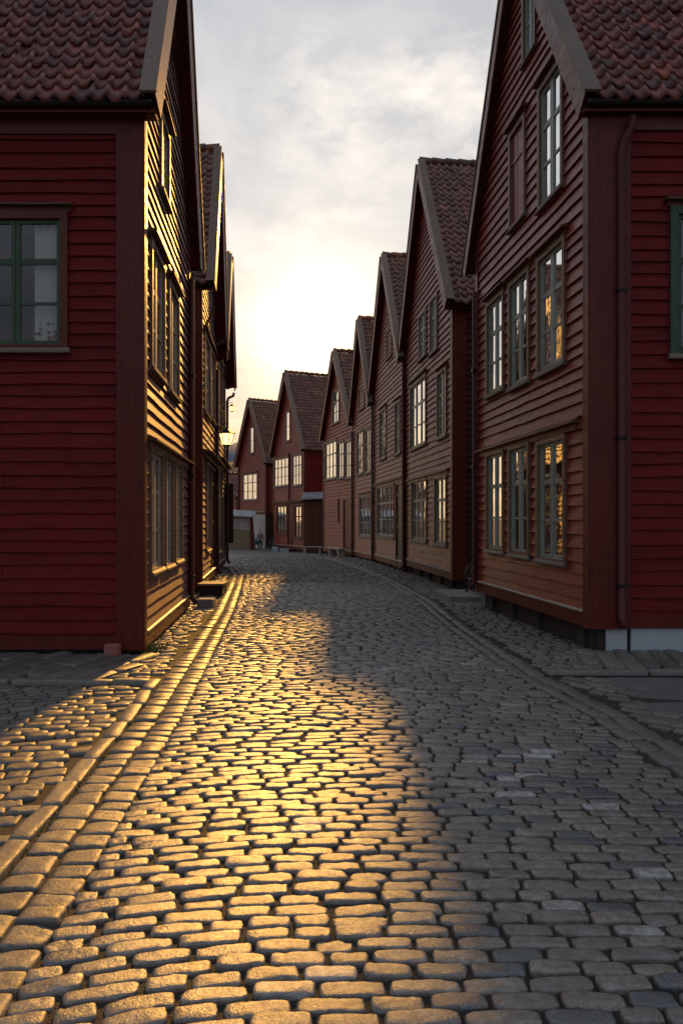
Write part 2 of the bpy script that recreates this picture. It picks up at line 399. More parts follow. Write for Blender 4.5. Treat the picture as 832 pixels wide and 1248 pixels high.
# ------------------------------------------------------------------ houses
class House: pass
def house(name, label, P0, P1, b, zw, zwall, zap, D, paintg, paints, tilem, side, ovn=.2, ovf=.2, ovg=.2, holes_g=(), holes_s=(), bh=.172, corner=.3, cornerg=.12, foundation='darkstone', nearwall=True, fullroof=True, barge='trim', cover='grey', gapn=None):
    """side=-1: house on the left (street to +X); side=+1: on the right"""
    P0=Vector((P0[0],P0[1],0)); P1=Vector((P1[0],P1[1],0)); U=(P1-P0).normalized(); W=(P1-P0).length
    n=Vector((U.y,-U.x,0)); n = n if n.x*side<0 else -n         # towards the street
    b=Vector((b[0],b[1],0)).normalized() if b else -n
    ns=Vector((b.y,-b.x,0)); ns = ns if ns.y<0 else -ns          # near side normal (towards the camera)
    gz=zg(.5*(P0.y+P1.y))
    root=empty(name,(P0.x,P0.y,gz)); tag(root,label,'house','red wooden gabled houses along the street')
    h=House(); h.root=root; h.W=W; h.U=U; h.n=n; h.b=b
    h.g=Wall(P0,U,n); h.s=Wall(P0,b,ns); h.zw=zw
    tanr=(zap-zwall)/(W/2); mid=W/2
    def lo(z): return 0 if z<=zwall else min(mid,(z-zwall)/tanr)
    def hi(z): return W if z<=zwall else max(mid,W-(z-zwall)/tanr)
    HG=[h.g.rect(*q) for q in holes_g]; HS=[h.s.rect(*q) for q in holes_s]; h.HG=HG; h.HS=HS
    mb=MB(); clap(mb,h.g,zw,zap-.06,lo,hi,HG,bh); mb.build('gable_wall',M[paintg],root)
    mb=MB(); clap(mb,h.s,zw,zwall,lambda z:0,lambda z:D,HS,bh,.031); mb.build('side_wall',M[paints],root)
    # back parts: far side and rear, plain board walls
    mb=MB(); A=h.g.p; B=lambda s_,z: Vector((*(P0+U*s_+b*D).xy,z))
    mb.face([A(W,zw,0),B(W,zw),B(W,zwall),A(W,zwall,0)]); mb.face([B(0,zw),B(W,zw),B(W,zwall),B(mid,zap),B(0,zwall)])
    mb.build('rear_wall',M[paints],root)
    # inner lining right behind the boards keeps light out
    # corner boards
    c=MB(); c.wbox(h.g,-.03,cornerg,zw-.05,zwall-.1,-.02,.058,.5); c.build('corner_board',M['trim'],root)
    c=MB(); c.wbox(h.g,W-cornerg,W+.03,zw-.05,zwall-.1,-.02,.058,.5); c.build('corner_board',M['trim'],root)
    c=MB(); c.wbox(h.s,-.061,corner,zw-.05,zwall-.1,-.02,.055,.4); c.build('corner_board',M['trimr' if corner>.2 and paints=='red_a' else 'trim'],root)
    # bottom boards and drip rail
    c=MB(); c.wbox(h.g,cornerg,W-cornerg,zw-.04,zw+.15,-.02,.05,.5); c.build('skirt_board',M['trimr'],root)
    c=MB(); P=h.g.p; a0,a1=.02+cornerg,W-.02-cornerg
    c.hexa([P(a0,zw+.15,.07),P(a1,zw+.15,.07),P(a1,zw+.15,0),P(a0,zw+.15,0),P(a0,zw+.17,.07),P(a1,zw+.17,.07),P(a1,zw+.195,0),P(a0,zw+.195,0)]); c.build('drip_rail',M['pale'],root)
    c=MB(); c.wbox(h.s,corner,D,zw-.04,zw+.13,-.02,.048,.5); c.build('skirt_board',M['trimr' if paints=='red_a' else 'trim'],root)
    # foundation
    f=MB(); f.wbox(h.g,.12,W-.1,gz-.3,zw,-.35,-.1,.5)
    f.wbox(h.s,.1,D,gz-.3,zw,-.35,-.06,.5)
    f.build('foundation',M[foundation if foundation!='concrete' else 'darkstone'],root)
    s_=.3
    while s_<W-.3:
        pr=MB(); pr.wbox(h.g,s_,s_+.24,gz-.3,zw-.04,-.12,-.03+random.uniform(-.01,.01)); s_+=random.uniform(1.1,1.7)
        pr.build('pier_stone',M['darkstone'],root)
    # roof: deck, tiles, barge boards
    zn=zwall-ovn*tanr; zf=zwall-ovf*tanr; cosr=1/math.hypot(1,tanr); sinr=tanr*cosr
    Z=Vector((0,0,1)); tb=-ovg
    def RP(s_,z,t): q=P0+U*s_+b*t; return Vector((q.x,q.y,z))
    upn=(U*cosr+Z*sinr); upf=(-U*cosr+Z*sinr)
    nn=b.cross(upn).normalized(); nn = nn if nn.z>0 else -nn
    nf=b.cross(upf).normalized(); nf = nf if nf.z>0 else -nf
    dk=MB(); th=.07
    for (e,ze,N_) in ((-ovn,zn,nn),(W+ovf,zf,nf)):
        p=[RP(e,ze,tb),RP(mid,zap,tb),RP(mid,zap,D+.2),RP(e,ze,D+.2)]
        dk.hexa([q+N_*.01 for q in p]+[q+N_*th for q in p],.5)
    dk.build('roof_deck',M['trim'],root)
    ln=(mid+ovn)/cosr; lf=(mid+ovf)/cosr
    tiles(root,RP(-ovn,zn,tb+.1)+nn*th-upn*.06,b,upn,nn,D+ovg+.1,ln+.05,M[tilem])
    if fullroof: tiles(root,RP(W+ovf,zf,tb+.1)+nf*th-upf*.06,b,upf,nf,D+ovg+.1,lf+.05,M[tilem])
    # ridge
    r=MB(); k=0; t=tb+.02
    while t<D:
        r.tube([RP(mid,zap+.17,t),RP(mid,zap+.15+random.uniform(0,.01),t+.42)],[.115,.095],8,random.random()); t+=.38
    r.build('ridge_tiles',M[tilem],root,True)
    # barge boards (face) and cover boards (on top)
    for (e,ze,N_,up) in ((-ovn,zn,nn,upn),(W+ovf,zf,nf,upf)):
        q=MB(); a=RP(e,ze,tb)-up*.05; c_=RP(mid,zap,tb)
        q.hexa([a-N_*.17-b*.035,a-N_*.17,c_-N_*.17,c_-N_*.17-b*.035,a+N_*.175-b*.035,a+N_*.175,c_+N_*.175,c_+N_*.175-b*.035])
        q.build('barge_board',M[barge],root)
        q=MB(); a=RP(e,ze,tb)-up*.09
        o0=-b*.06; o1=b*.15
        q.hexa([a+N_*.18+o0,a+N_*.18+o1,c_+N_*.18+o1+up*.03,c_+N_*.18+o0+up*.03,a+N_*.215+o0,a+N_*.215+o1,c_+N_*.215+o1+up*.03,c_+N_*.215+o0+up*.03])
        q.build('cover_board',M[cover],root)
    # soffit, fascia and gutter along the near eave
    q=MB(); e0=RP(-ovn+.01,zn-.14,tb); 
    w2=Wall((P0-U*ovn).xy,b,ns)
    q.wbox(w2,tb,D,zn-.12,zn+.02,-.03,.012,.5); q.wbox(h.s,tb,D,zn-.12,zn-.09,0,ovn*.98,.5); q.wbox(h.s,-.05,D,zn-.3,zn-.12,0,.05,.3)
    q.build('eave_boards',M['trim'],root)
    q=MB(); q.tube([w2.p(tb+.02,zn-.02,.06),w2.p(D,zn-.02,.06)],.055,8); q.build('gutter',M['gutter'],root,True)
    h.lo=lo; h.zn=zn; h.zf=zf; h.w2=w2; h.RP=RP; h.tb=tb; h.D=D; h.gz=gz
    return h

def pipe(h, w, s_, ztop, zbot, off=.09, mat='pipe', r=.045, goose=None, name='downpipe'):
    q=MB(); pts=[]
    if goose: pts+= [w.p(s_+goose[0],ztop+goose[1],goose[2]), w.p(s_+goose[0]*.9,ztop+goose[1]*.55,goose[2]*.95), w.p(s_+goose[0]*.25,ztop+goose[1]*.12,off*1.3)]
    pts+=[w.p(s_,ztop-.1,off),w.p(s_,zbot+.12,off),w.p(s_,zbot,off+.09)]
    q.tube(pts,r,10); o=q.build(name,M[mat],h.root,True)
    z=zbot+.5
    while z<ztop-.3:
        b_=MB(); b_.wbox(w,s_-r-.012,s_+r+.012,z,z+.035,0,off+r+.006); z+=1.9; b_.build('bracket',M['iron'],o)

# --- left houses
L1_g=[(181,196,313,452),(203,214,357,478),(193,202,155,238),(180,194,553,692),(198,207,560,687),(210.5,218,567,681)]
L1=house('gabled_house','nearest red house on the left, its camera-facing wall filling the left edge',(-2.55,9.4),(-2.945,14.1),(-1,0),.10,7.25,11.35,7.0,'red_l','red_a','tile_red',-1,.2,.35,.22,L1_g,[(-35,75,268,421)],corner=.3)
for i,r in enumerate(L1.HG): window(L1.root,L1.g,r,sash='pale',rows=3,hood=i<3,sill=True,case='casing',curtain=i<2,leaves=2,cw=.05 if i>2 else .07)
w=window(L1.root,L1.s,L1.HS[0],sash='green',rows=3,case='trim',cw=.095,deep=.6,label='green painted window with lace curtains',hoodw=.08)
s0,s1,z0,z1=L1.HS[0]
q=MB()
for k in range(34):
    a=s0+.08+random.random()*.32; z=z0+.1+random.random()*.22
    q.lathe(L1.s.p(a,z,-.12+random.uniform(-.03,.03)),[(.001,-.02),(.028,0),(.001,.02)],5,a0=random.random())
q.build('window_plant',M['leafy'],w)
q=MB()
for k in range(9): q.lathe(L1.s.p(s0+.08+random.random()*.3,z0+.08+random.random()*.12,-.09),[(.001,-.025),(.032,0),(.001,.025)],6)
q.build('window_flowers',M['flower'],w)
long_hood(L1.root,L1.g,.25,L1.W-.02,L1.HG[3][3]+.12)
pipe(L1,L1.g,L1.W-.12,6.35,.12,.1,'redpipe',.05,(.35,.2,.25))

L2_g=[(247,253.5,415,503),(255,259.5,432,510),(249.5,254,568,668),(256,262,574,703)]
L2=house('gabled_house','second red house on the left with the wall lantern, past the dark alley',(-3.33,17.4),(-3.79,22.1),(-1,0),.15,7.35,11.5,7.0,'red_l','side_brown','tile_brown',-1,.06,.4,.33,L2_g,[],corner=.25)
for r in L2.HG[:3]: window(L2.root,L2.g,r,sash='pale',hood=True,curtain=False)
door(L2.root,L2.g,L2.HG[3],'darkwood')
long_hood(L2.root,L2.g,.0,L2.W,L2.HG[2][3]+.2,.3)
pipe(L2,L2.g,L2.W-.08,6.3,.1,.1)
q=MB(); q.beam(L2.g.p(.08,6.1,.02),L2.g.p(.08,6.75,.33),(0,.045,0),(.03,0,.03)); q.build('roof_strut',M['trim'],L2.root)
q=MB(); q.beam(L1.g.p(L1.W+.2,5.9,.0),L1.g.p(L1.W+.2,6.5,.2),(0,.03,0),(.02,0,.02))

L3_g=[(264,267.5,445,517),(269.5,272.5,455,522),(265,269,572,670)]
L3=house('gabled_house','third and farthest red house on the left, only its barge board edge showing',(-3.84,22.35),(-4.35,27.4),(-1,0),.15,7.0,10.5,7.0,'red_l','side_brown','tile_brown',-1,.02,.25,.38,L3_g,[],corner=.2)
for r in L3.HG: window(L3.root,L3.g,r,sash='bluegreen',hood=True,curtain=False)
long_hood(L3.root,L3.g,.1,L3.W,L3.HG[2][3]+.2,.3)
pipe(L3,L3.g,L3.W-.1,6.2,.1,.12,'pipe',.05,(.2,.25,.35))
# open dark shutter board on the far corner
sb=MB(); sb.wbox(Wall(L3.g.p(L3.W-.05,0,.02).xy,(1,.12),(0,-1)),0,.32,.85,3.05,-.02,.02); sb.build('open_shutter',M['darkwood'],L3.root)

# --- right houses
R1_g=[(596,615,554,669),(624,646,546,674),(659,690,539,681),(596.5,615,366,476),(624.5,646,340,466),(659.5,689.5,306,446),(661,687,93,238),(625,641,156,268),(641.5,654,-62,64)]
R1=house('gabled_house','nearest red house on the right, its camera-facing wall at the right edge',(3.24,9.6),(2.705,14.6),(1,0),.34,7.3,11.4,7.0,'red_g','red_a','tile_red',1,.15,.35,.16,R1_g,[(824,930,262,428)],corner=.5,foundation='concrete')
for i,r in enumerate(R1.HG): window(R1.root,R1.g,r,rows=3,hood=i in (3,4,5,6,7),case='casing',blind='red_g' if i==7 else None,curtain=i in (0,1,2,3,5),label='boarded window painted like the wall' if i==7 else None)
window(R1.root,R1.s,R1.HS[0],sash='green',case='green',label='green painted window',cw=.1)
long_hood(R1.root,R1.g,.3,R1.W-.12,R1.HG[2][3]+.17,.13)
c=MB(); c.wbox(R1.s,.52,7,-.1,.3,-.04,.015,.5); c.build('foundation_wall',M['concrete'],R1.root)
c=MB(); c.wbox(R1.s,.2,.47,-.1,.29,-.04,.0,.5); c.build('foundation_block',M['concrete'],R1.root)
pipe(R1,R1.s,.36,6.55,.34,.09,'redpipe',.05,(.12,.32,.16))
pipe(R1,R1.g,R1.W-.05,6.3,.34,.1,'redpipe',.04)

R2_g=[(512.4,520,383,434),(526,534,364,427),(502,520,466,543),(535,545,454,531),(503.5,521,586,658),(532,545,583,662)]
R2=house('gabled_house','second red house on the right, its tall brown-tiled gable behind the nearest one',(2.77,18.2),(2.13,24.2),None,.27,7.3,11.85,8.0,'red_h','side_brown','tile_brown',1,.2,.12,.24,R2_g,[],corner=.3)
for i,r in enumerate(R2.HG): window(R2.root,R2.g,r,rows=3,hood=i in (2,3),leaves=3 if i in (2,4) else 2,curtain=i in (2,4))
long_hood(R2.root,R2.g,.4,R2.W-.4,R2.HG[5][3]+.15,.12)
pipe(R2,R2.g,R2.W-.05,6.9,.1,.12,'pipe',.05,(.0,.2,.22))

R3_g=[(464,471,501,558),(483,489,491,552),(461,481.5,593,653),(484,492,590,694)]
R3=house('gabled_house','third red house on the right with the dark green door',(2.10,24.25),(1.35,30.3),None,.15,7.0,11.35,8.0,'red_h','side_brown','tile_brown',1,.0,.1,.24,R3_g,[])
for i,r in enumerate(R3.HG[:3]): window(R3.root,R3.g,r,rows=3,leaves=4 if i==2 else 2,hood=i<2,curtain=i==2)
door(R3.root,R3.g,R3.HG[3],'darkgreen',label='dark green double door')
window(R3.root,R3.g,R3.g.rect(472.5,478,403,434),blind='red_h',hood=False,label='boarded gable window painted like the wall')
long_hood(R3.root,R3.g,.1,R3.W-.2,R3.HG[2][3]+.15,.14)
pipe(R3,R3.g,R3.W-.1,6.5,.05,.12,'pipe',.05)

R4_g=[(436,443,526,577),(446,452.5,523,575),(439,452.5,605,653)]
R4=house('gabled_house','fourth red house on the right, narrow, under the sunset glow',(1.33,30.35),(.58,35.0),None,.1,6.5,10.5,8.0,'red_h','side_brown','tile_brown',1,.0,.1,.24,R4_g,[])
for i,r in enumerate(R4.HG): window(R4.root,R4.g,r,rows=3,leaves=3 if i==2 else 2,hood=i==2)
window(R4.root,R4.g,R4.g.rect(438.5,444.5,472,497),blind='red_h',hood=False,label='boarded gable window painted like the wall')
pipe(R4,R4.g,R4.W-.1,6.0,-.02,.12,'pipe',.05)

R5_g=[(397,410.5,539,583),(412.5,419.5,539,582),(421.5,428.5,538,582),(406,413.5,476,515),(419.5,429,609,668)]
R5=house('gabled_house','fifth red house on the right with the dark red door and pale bench',(.55,35.1),(-.95,40.6),None,.05,6.3,10.25,8.0,'red_i','red_g','tile_brown',1,.0,.15,.24,R5_g,[])
for i,r in enumerate(R5.HG[:4]): window(R5.root,R5.g,r,rows=3,leaves=3 if i==0 else 2,hood=False,case='casing')
door(R5.root,R5.g,R5.HG[4],'darkred',label='dark red door')
q=MB(); r=R5.g.rect(410.6,413.5,608,637); q.wbox(R5.g,r[0],r[0]+.12,r[2],r[3],.02,.08); q.build('wall_hatch',M['darkwood'],R5.root)

R6_g=[(334.5,352,559,592),(357,368,555,591),(348.5,353.5,502,537),(338,349.5,617,651),(351.5,357,613,671),(360,368,617,655)]
R6=house('gabled_house','sixth red house on the right with red shop front, broad dark tiled roof',(-2.35,47.0),(-4.74,52.0),None,-.15,6.55,11.5,8.5,'red_i','red_a','tile_brown',1,.2,.2,.3,R6_g,[],corner=.25)
for i,r in enumerate(R6.HG):
    if i==4: door(R6.root,R6.g,r,'darkred',label='dark red shop door')
    else: window(R6.root,R6.g,r,rows=3 if i!=2 else 2,leaves=4 if i==0 else 3 if i in (1,3) else 2 if i==5 else 1,hood=False,sash='pale' if i<3 else 'brownplank',case='casing' if i<3 else 'trimr')
long_hood(R6.root,R6.g,.1,R6.W-.1,R6.HG[3][3]+.25,.3)
pipe(R6,R6.g,R6.W*.46,6.3,3.0,.08,'pipe',.05)

R7_g=[(296.5,313.5,578,609),(305,309.5,521,552)]
R7=house('gabled_house','seventh and farthest gabled red house with white planks at its foot',(-5.72,56.0),(-8.33,60.0),None,2.2,6.5,11.05,8.0,'red_i','red_g','tile_brown',1,.25,.25,.3,R7_g,[])
window(R7.root,R7.g,R7.HG[0],rows=3,leaves=3,hood=True,sash='pale'); window(R7.root,R7.g,R7.HG[1],rows=2,leaves=1,hood=False,sash='pale')
q=MB(); z=-.5
while z<2.1: q.wbox(R7.g,.1,R7.W,z,z+.19,-.05,.01+random.uniform(0,.02)); z+=.2
q.build('plank_wall',M['whiteplank'],R7.root)
q=MB(); q.wbox(R7.s,.0,8,-.5,2.2,-.05,.0); q.build('lower_side_wall',M['darkwood'],R7.root)
pipe(R7,R7.g,R7.W-.1,6.0,2.2,.1,'pipe',.05)

R8=house('low_house','low red house glimpsed at the far bend between the left row and seventh gable',(-8.5,60.3),(-12.5,65.5),None,-.4,3.6,5.6,6.0,'red_i','red_g','tile_brown',1,.1,.2,.2,[],[])
R8.root['group']=''; del R8.root['group']

# ------------------------------------------------------------------ ground
ys=[-600,-40]+[x*1.0 for x in range(-10,70,1)]+[120,400,3000]
V=[];Q=[]
for i,y in enumerate(ys):
    z=zg(y)-.0; z+=.011; V+= [(-1500,y,z-.03),(-60,y,z-.03),(60,y,z-.03),(1500,y,z-.03)]
    if i:
        a=(i-1)*4
        for k in range(3): Q.append((a+k,a+k+1,a+k+5,a+k+4))
o=np_mesh('ground',np.array(V,float),np.array(Q),np.zeros(len(Q)),M['joint'],False); tag(o,kind='structure')

XL=pw([(0,-1.05),(2,-1.12),(3.7,-1.2),(6.5,-1.37),(8,-1.5),(13.8,-2.0),(18,-2.45),(23,-3.0),(26,-3.6),(29,-4.7),(34,-7.5),(40,-10.5),(60,-16)])
XR=pw([(0,2.32),(4.8,2.25),(6.5,2.13),(8.2,1.88),(11.7,1.7),(16,1.6),(21.5,1.15),(26.4,.5),(31,-.3),(35,-1.1),(41,-2.7),(47,-4.4),(54,-7.2),(62,-11)])
def wallR(y): return float(np.interp(y,[0,9.6,14.6,18.2,24.2,30.3,35,40.6,47,52,56,60],[12,3.25,2.7,2.77,2.13,1.35,.58,-.95,-2.35,-4.74,-5.7,-8.3]))
def wallL(y): return float(np.interp(y,[0,9.39,9.4,14.1,17.4,22.1,27.4,28,60],[-12,-12,-2.55,-2.94,-3.33,-3.79,-4.35,-12,-30]))

def tmpl(us, fs, vs, gs):
    U,Vv=np.meshgrid(us,vs,indexing='ij'); H=np.outer(fs,gs)
    return U.ravel(),Vv.ravel(),H.ravel(),len(us),len(vs)
TH=tmpl([-1,-.985,-.94,-.8,-.3,.3,.8,.94,.985,1],[0,.62,.9,.985,1,1,.985,.9,.62,0],[-1,-.965,-.87,-.6,0,.6,.87,.965,1],[0,.6,.88,.98,1,.98,.88,.6,0])
TM=tmpl([-1,-.95,-.7,.7,.95,1],[0,.75,.97,.97,.75,0],[-1,-.88,0,.88,1],[0,.78,1,.78,0])
TL=tmpl([-1,-.8,.8,1],[0,1,1,0],[-1,-.65,.65,1],[0,1,1,0])
TN=tmpl([-1,-.99,-.965,-.9,-.75,-.5,-.25,0,.25,.5,.75,.9,.965,.99,1],[0,.6,.86,.96,1,1,1,1,1,1,1,.96,.86,.6,0],[-1,-.98,-.92,-.75,-.4,0,.4,.75,.92,.98,1],[0,.62,.88,.98,1,1,1,.98,.88,.62,0])
TF=tmpl([-1,-.99,-.95,-.5,.5,.95,.99,1],[0,.7,.95,1,1,.95,.7,0],[-1,-.975,-.88,0,.88,.975,1],[0,.7,.95,1,.95,.7,0])
def stones(name, S, mat, H=.035, flat=False):
    """S: list of (x,y,angle,halflen,halfwid,tone,dz)"""
    Vs=[];Qs=[];Ts=[];base=0
    for T_,sel in ((TN,lambda y:y<5.2),(TF if flat else TH,lambda y:5.2<=y<9),(TM,lambda y:9<=y<20),(TL,lambda y:y>=20)):
        A=np.array([s for s in S if sel(s[1])])
        if len(A)==0: continue
        U,Vv,Hh,nu,nv=T_; N=len(A); K=len(U)
        x,y,an,hl,hw,tn,dz=[A[:,i][:,None] for i in range(7)]
        taper=rng.normal(0,.035,(N,1)); bow=rng.normal(0,.035,(N,1)); cr=(.03 if flat else .06)+rng.random((N,1))*(.05 if flat else .09)
        u=U[None,:]; v=Vv[None,:]
        lx=u*hl*(1-cr*v**4*.8+taper*v); ly=v*hw*(1-cr*u**6*1.6+taper*u*.8)+bow*hw*(1-u*u)
        th=np.arctan2(Vv,U)[None,:]; ph=rng.random((N,4))*6.28
        rr=1+.02*np.sin(2*th+ph[:,:1])*np.abs(v)**2+.012*np.sin(3*th+ph[:,1:2])+.012*np.sin(7*th+ph[:,2:3])
        lx=lx*(1+(rr-1)*.5); ly=ly*rr
        jit=rng.normal(0,1,(N,K))
        cs=rng.choice([-1,1],(N,2)); chip=np.clip(1-np.hypot(u-cs[:,:1]*rng.uniform(.5,1,(N,1)),(v-cs[:,1:])*.6)/rng.uniform(.2,.45,(N,1)),0,1)*(rng.random((N,1))<.45)
        inner=(np.abs(U)<.98)&(np.abs(Vv)<.98)
        lx=lx+jit*.0012; ly=ly+rng.normal(0,1,(N,K))*.0012
        tx=rng.normal(0,.022,(N,1)); ty=rng.normal(0,.035,(N,1)); hh=H*(1+rng.normal(0,.12,(N,1)))
        lz=Hh[None,:]*hh*(1+.05*(1-u*u)) - (Hh[None,:]<.01)*.025 + (tx*lx+ty*ly)*(Hh[None,:]>0)+ inner[None,:]*rng.normal(0,.0011,(N,K)) - (Hh[None,:]>0)*chip*.011 + (Hh[None,:]>0)*.0018*np.sin(u*4+ph[:,3:])*np.cos(v*2.6+ph[:,:1])
        ca,sa=np.cos(an),np.sin(an)
        X=x+lx*ca-ly*sa; Y=y+lx*sa+ly*ca
        gzv=np.array([zg(q) for q in A[:,1]])[:,None]
        Z=lz+dz+gzv-.03
        Vs.append(np.stack([X,Y,Z],-1).reshape(-1,3))
        q=np.array([(i*nv+j,(i+1)*nv+j,(i+1)*nv+j+1,i*nv+j+1) for i in range(nu-1) for j in range(nv-1)])
        Qs.append((q[None]+ (np.arange(N)*K)[:,None,None]).reshape(-1,4)+base); Ts.append(np.repeat(A[:,5],len(q)))
        base+=N*K
    o=np_mesh(name,np.concatenate(Vs),np.concatenate(Qs),np.concatenate(Ts),mat); tag(o,kind='structure'); return o
def stone_tone():
    r=random.random()
    return random.uniform(0,.12) if r<.05 else random.uniform(.95,1) if r>.985 else random.betavariate(2,2)*.7+.2

# main carriageway
S=[]; y=.9; row=0
while y<62:
    p=.094*random.uniform(.94,1.06) if y<34 else .15
    wob=random.uniform(-.003,.003)
    xl=XL(y)-.02; xr=XR(y)+.01; row+=1; x=xl-.12*(row%2)+random.uniform(-.04,.04)
    while x<xr:
        L=random.choice([.17,.2,.215,.225,.235,.25,.27])*random.uniform(.95,1.05)
        if x+L>xr: L=xr-x
        a=max(x,xl); b_=x+L; x=b_
        if b_-a<.1:
            if a<=xl+.001: x=xl
            if b_>xr-.001: break
            x=x+(.1 if x<=xl else 0) if False else x
            if a<=xl+.001:
                b_=xl+random.uniform(.12,.22); a=xl; x=b_
            else: continue
        xm=.5*(a+b_); dl=xm-xl
        bend=-.2*math.exp(-(dl/.55)**1.3)+.0; slope=.2*1.3/.55*(dl/.55)**.3*math.exp(-(dl/.55)**1.3) if y<16 else 0
        if y>=16: bend*=0
        elif y>12: bend*=(16-y)/4; slope*=(16-y)/4
        wv=.02*math.sin(xm*.9+y*.25)+.003*math.sin(xm*3.9+y*.9+1)
        sl=.018*math.cos(xm*.9+y*.25)+.012*math.cos(xm*3.9+y*.9+1)
        tn=stone_tone()
        if y<5.5 and xm>.9 and random.random()<.26: tn=random.choice([random.uniform(0,.1),random.uniform(0,.1),random.uniform(.95,1)])
        gap=.004+random.random()*.006
        S.append((xm,y+bend+wv+wob,math.atan(slope+sl)+random.gauss(0,.013),(b_-a)/2-gap,p/2-random.uniform(.002,.0045),tn,random.gauss(0,.004)))
    y+=p
stones('cobbled_road',S,M['sett'],.029)

# strips of edging setts along both sides of the carriageway
def strip(fx, off0, wid, y0, y1, L, tones=(.2,.8)):
    out=[]; y=y0
    while y<y1:
        l=L*random.uniform(.8,1.2)*(1 if y<30 else 1.4); ym=y+l/2; ang=math.atan2(1,(fx(ym+.2)-fx(ym-.2))/.4)
        x=fx(ym)+off0+wid/2
        dy=l*math.sin(ang)
        out.append((x,ym,ang+random.gauss(0,.03),l/2-.005,wid/2-.006,random.uniform(*tones),random.gauss(0,.003))); y+=max(dy,.06)
    return out
S=strip(XL,-.21,.2,.8,46,.15)+strip(XL,-.41,.2,.8,46,.17)+strip(XR,.0,.17,.8,60,.3)+strip(XR,.17,.18,.8,60,.34)
stones('edging_setts',S,M['walk'],flat=True)
S=strip(XL,-.56,.14,.8,7.6,.5,(.3,1)); S=[(a,b_,c,d,e,f,.012) for a,b_,c,d,e,f,g in S]
x=-12
while x<-2.06:
    l=random.uniform(.6,1.1); 
    if x+l>-2.0: l=-2.0-x
    S.append((x+l/2,7.72,random.gauss(0,.006),l/2-.006,.075,random.random(),.03)); x+=l
x=2.25
while x<12:
    l=random.uniform(.7,1.2); S.append((x+l/2,8.18,random.gauss(0,.006),l/2-.006,.07,random.random(),.045)); x+=l
stones('kerb',S,M['kerb'],flat=True)

# pavements
S=[]
def fill(x0,x1,y0,y1,pl,pw_,ang,ok,tones=(0,1),dz=.0,jit=.03,lens=(.75,1.3)):
    ca,sa=math.cos(ang),math.sin(ang); cx=(x0+x1)/2; cy=(y0+y1)/2; R=.5*math.hypot(x1-x0,y1-y0)
    v=-R
    while v<R:
        wv=pw_*random.uniform(.82,1.18); u=-R+random.uniform(-pl,0)
        while u<R:
            l=pl*random.uniform(*lens); um=u+l/2; X=cx+um*ca-v*sa; Y=cy+um*sa+v*ca
            if x0<X<x1 and y0<Y<y1 and ok(X,Y):
                S.append((X,Y,ang+random.gauss(0,jit),l/2-.006,wv/2-.006,random.uniform(*tones),dz+random.gauss(0,.004)))
            u+=l
        v+=wv
# left pavement beside the houses
fill(-5.5,-1.5,8.3,28,.19,.12,.55,lambda X,Y: X<XL(Y)-.5 and X>wallL(Y)-.1,jit=.14)
fill(-3.6,-1.5,7.85,9.0,.18,.12,.2,lambda X,Y: X<XL(Y)-.5 and X>-2.5+.3*(Y-8),jit=.12)
# left pavement before the camera-facing wall: long slabs
fill(-9,-2.2,7.86,9.3,.62,.21,1.25,lambda X,Y: X<-2.35+.0*(Y),dz=.03,jit=.02)
# left side street
fill(-9,-1.5,.9,7.6,.2,.13,.22,lambda X,Y: X<XL(Y)-.585,jit=.07)
# right pavement beside the houses
fill(-12,3.4,8.45,60,.2,.14,-.5,lambda X,Y: XR(Y)+.42<X<wallR(Y)+.12 and Y<30,jit=.14)
fill(-12,3.4,30,61,.3,.18,-.5,lambda X,Y: XR(Y)+.42<X<wallR(Y)+.12,jit=.12)
fill(2.7,6.5,14.4,18.2,.3,.2,0,lambda X,Y: X>wallR(Y))
fill(3.0,9,8.33,9.62,.5,.22,1.35,lambda X,Y: True,dz=.03,jit=.02)
fill(2.3,9,.9,8.05,.24,.15,-.75,lambda X,Y: X>XR(Y)+.44 and not (X>2.85 and 6.35<Y),jit=.1)
fill(-8,-3,14.1,17.4,.3,.2,0,lambda X,Y: X<wallL(Y))
stones('pavement',S,M['walk'],.03,True)
S=[]
yy=6.42
for k in range(3):
    x=2.72+.0*k
    while x<11:
        l=random.uniform(.7,1.2); S.append((x+l/2,yy+.27,random.gauss(0,.004),l/2-.006,.26,random.random(),.0)); x+=l
    yy+=.54
stones('slab_paving',S,M['slab'],.024,True)

# grass and moss along the wall feet
g=MB()
def tuft(x,y,n,h):
    for _ in range(n):
        a=random.random()*6.28; r=random.random()*.05; px,py=x+r*math.cos(a),y+r*math.sin(a); hh=h*random.uniform(.4,1)
        b1=random.random()*6.28; lx,ly=.5*hh*math.cos(b1),.5*hh*math.sin(b1); w_=.004; c_,s_=math.cos(b1+1.57)*w_,math.sin(b1+1.57)*w_; z=zg(y)-.01
        g.face([(px-c_,py-s_,z),(px+c_,py+s_,z),(px+lx*.4+c_*.8,py+ly*.4+s_*.8,z+hh*.6),(px+lx*.4-c_*.8,py+ly*.4-s_*.8,z+hh*.6)])
        g.face([(px+lx*.4-c_*.8,py+ly*.4-s_*.8,z+hh*.6),(px+lx*.4+c_*.8,py+ly*.4+s_*.8,z+hh*.6),(px+lx,py+ly,z+hh)])
for k in range(60): tuft(-2.42+random.uniform(-.1,.1)-.03*random.random()*5,9.35+random.random()*.45,7,.12)
for k in range(260):
    y=random.uniform(9.6,30); tuft(wallR(y)-.05-abs(random.gauss(0,.06)),y,4,.05)
for k in range(120):
    y=random.uniform(9.6,27); tuft(wallL(y)+.06+abs(random.gauss(0,.05)),y,4,.05)
for k in range(160):
    y=random.uniform(2,7.5); tuft(XL(y)-.41+random.gauss(0,.012),y,4,.022)
for k in range(80):
    y=random.uniform(4,14); tuft(XR(y)+.36+random.gauss(0,.01),y,4,.03)
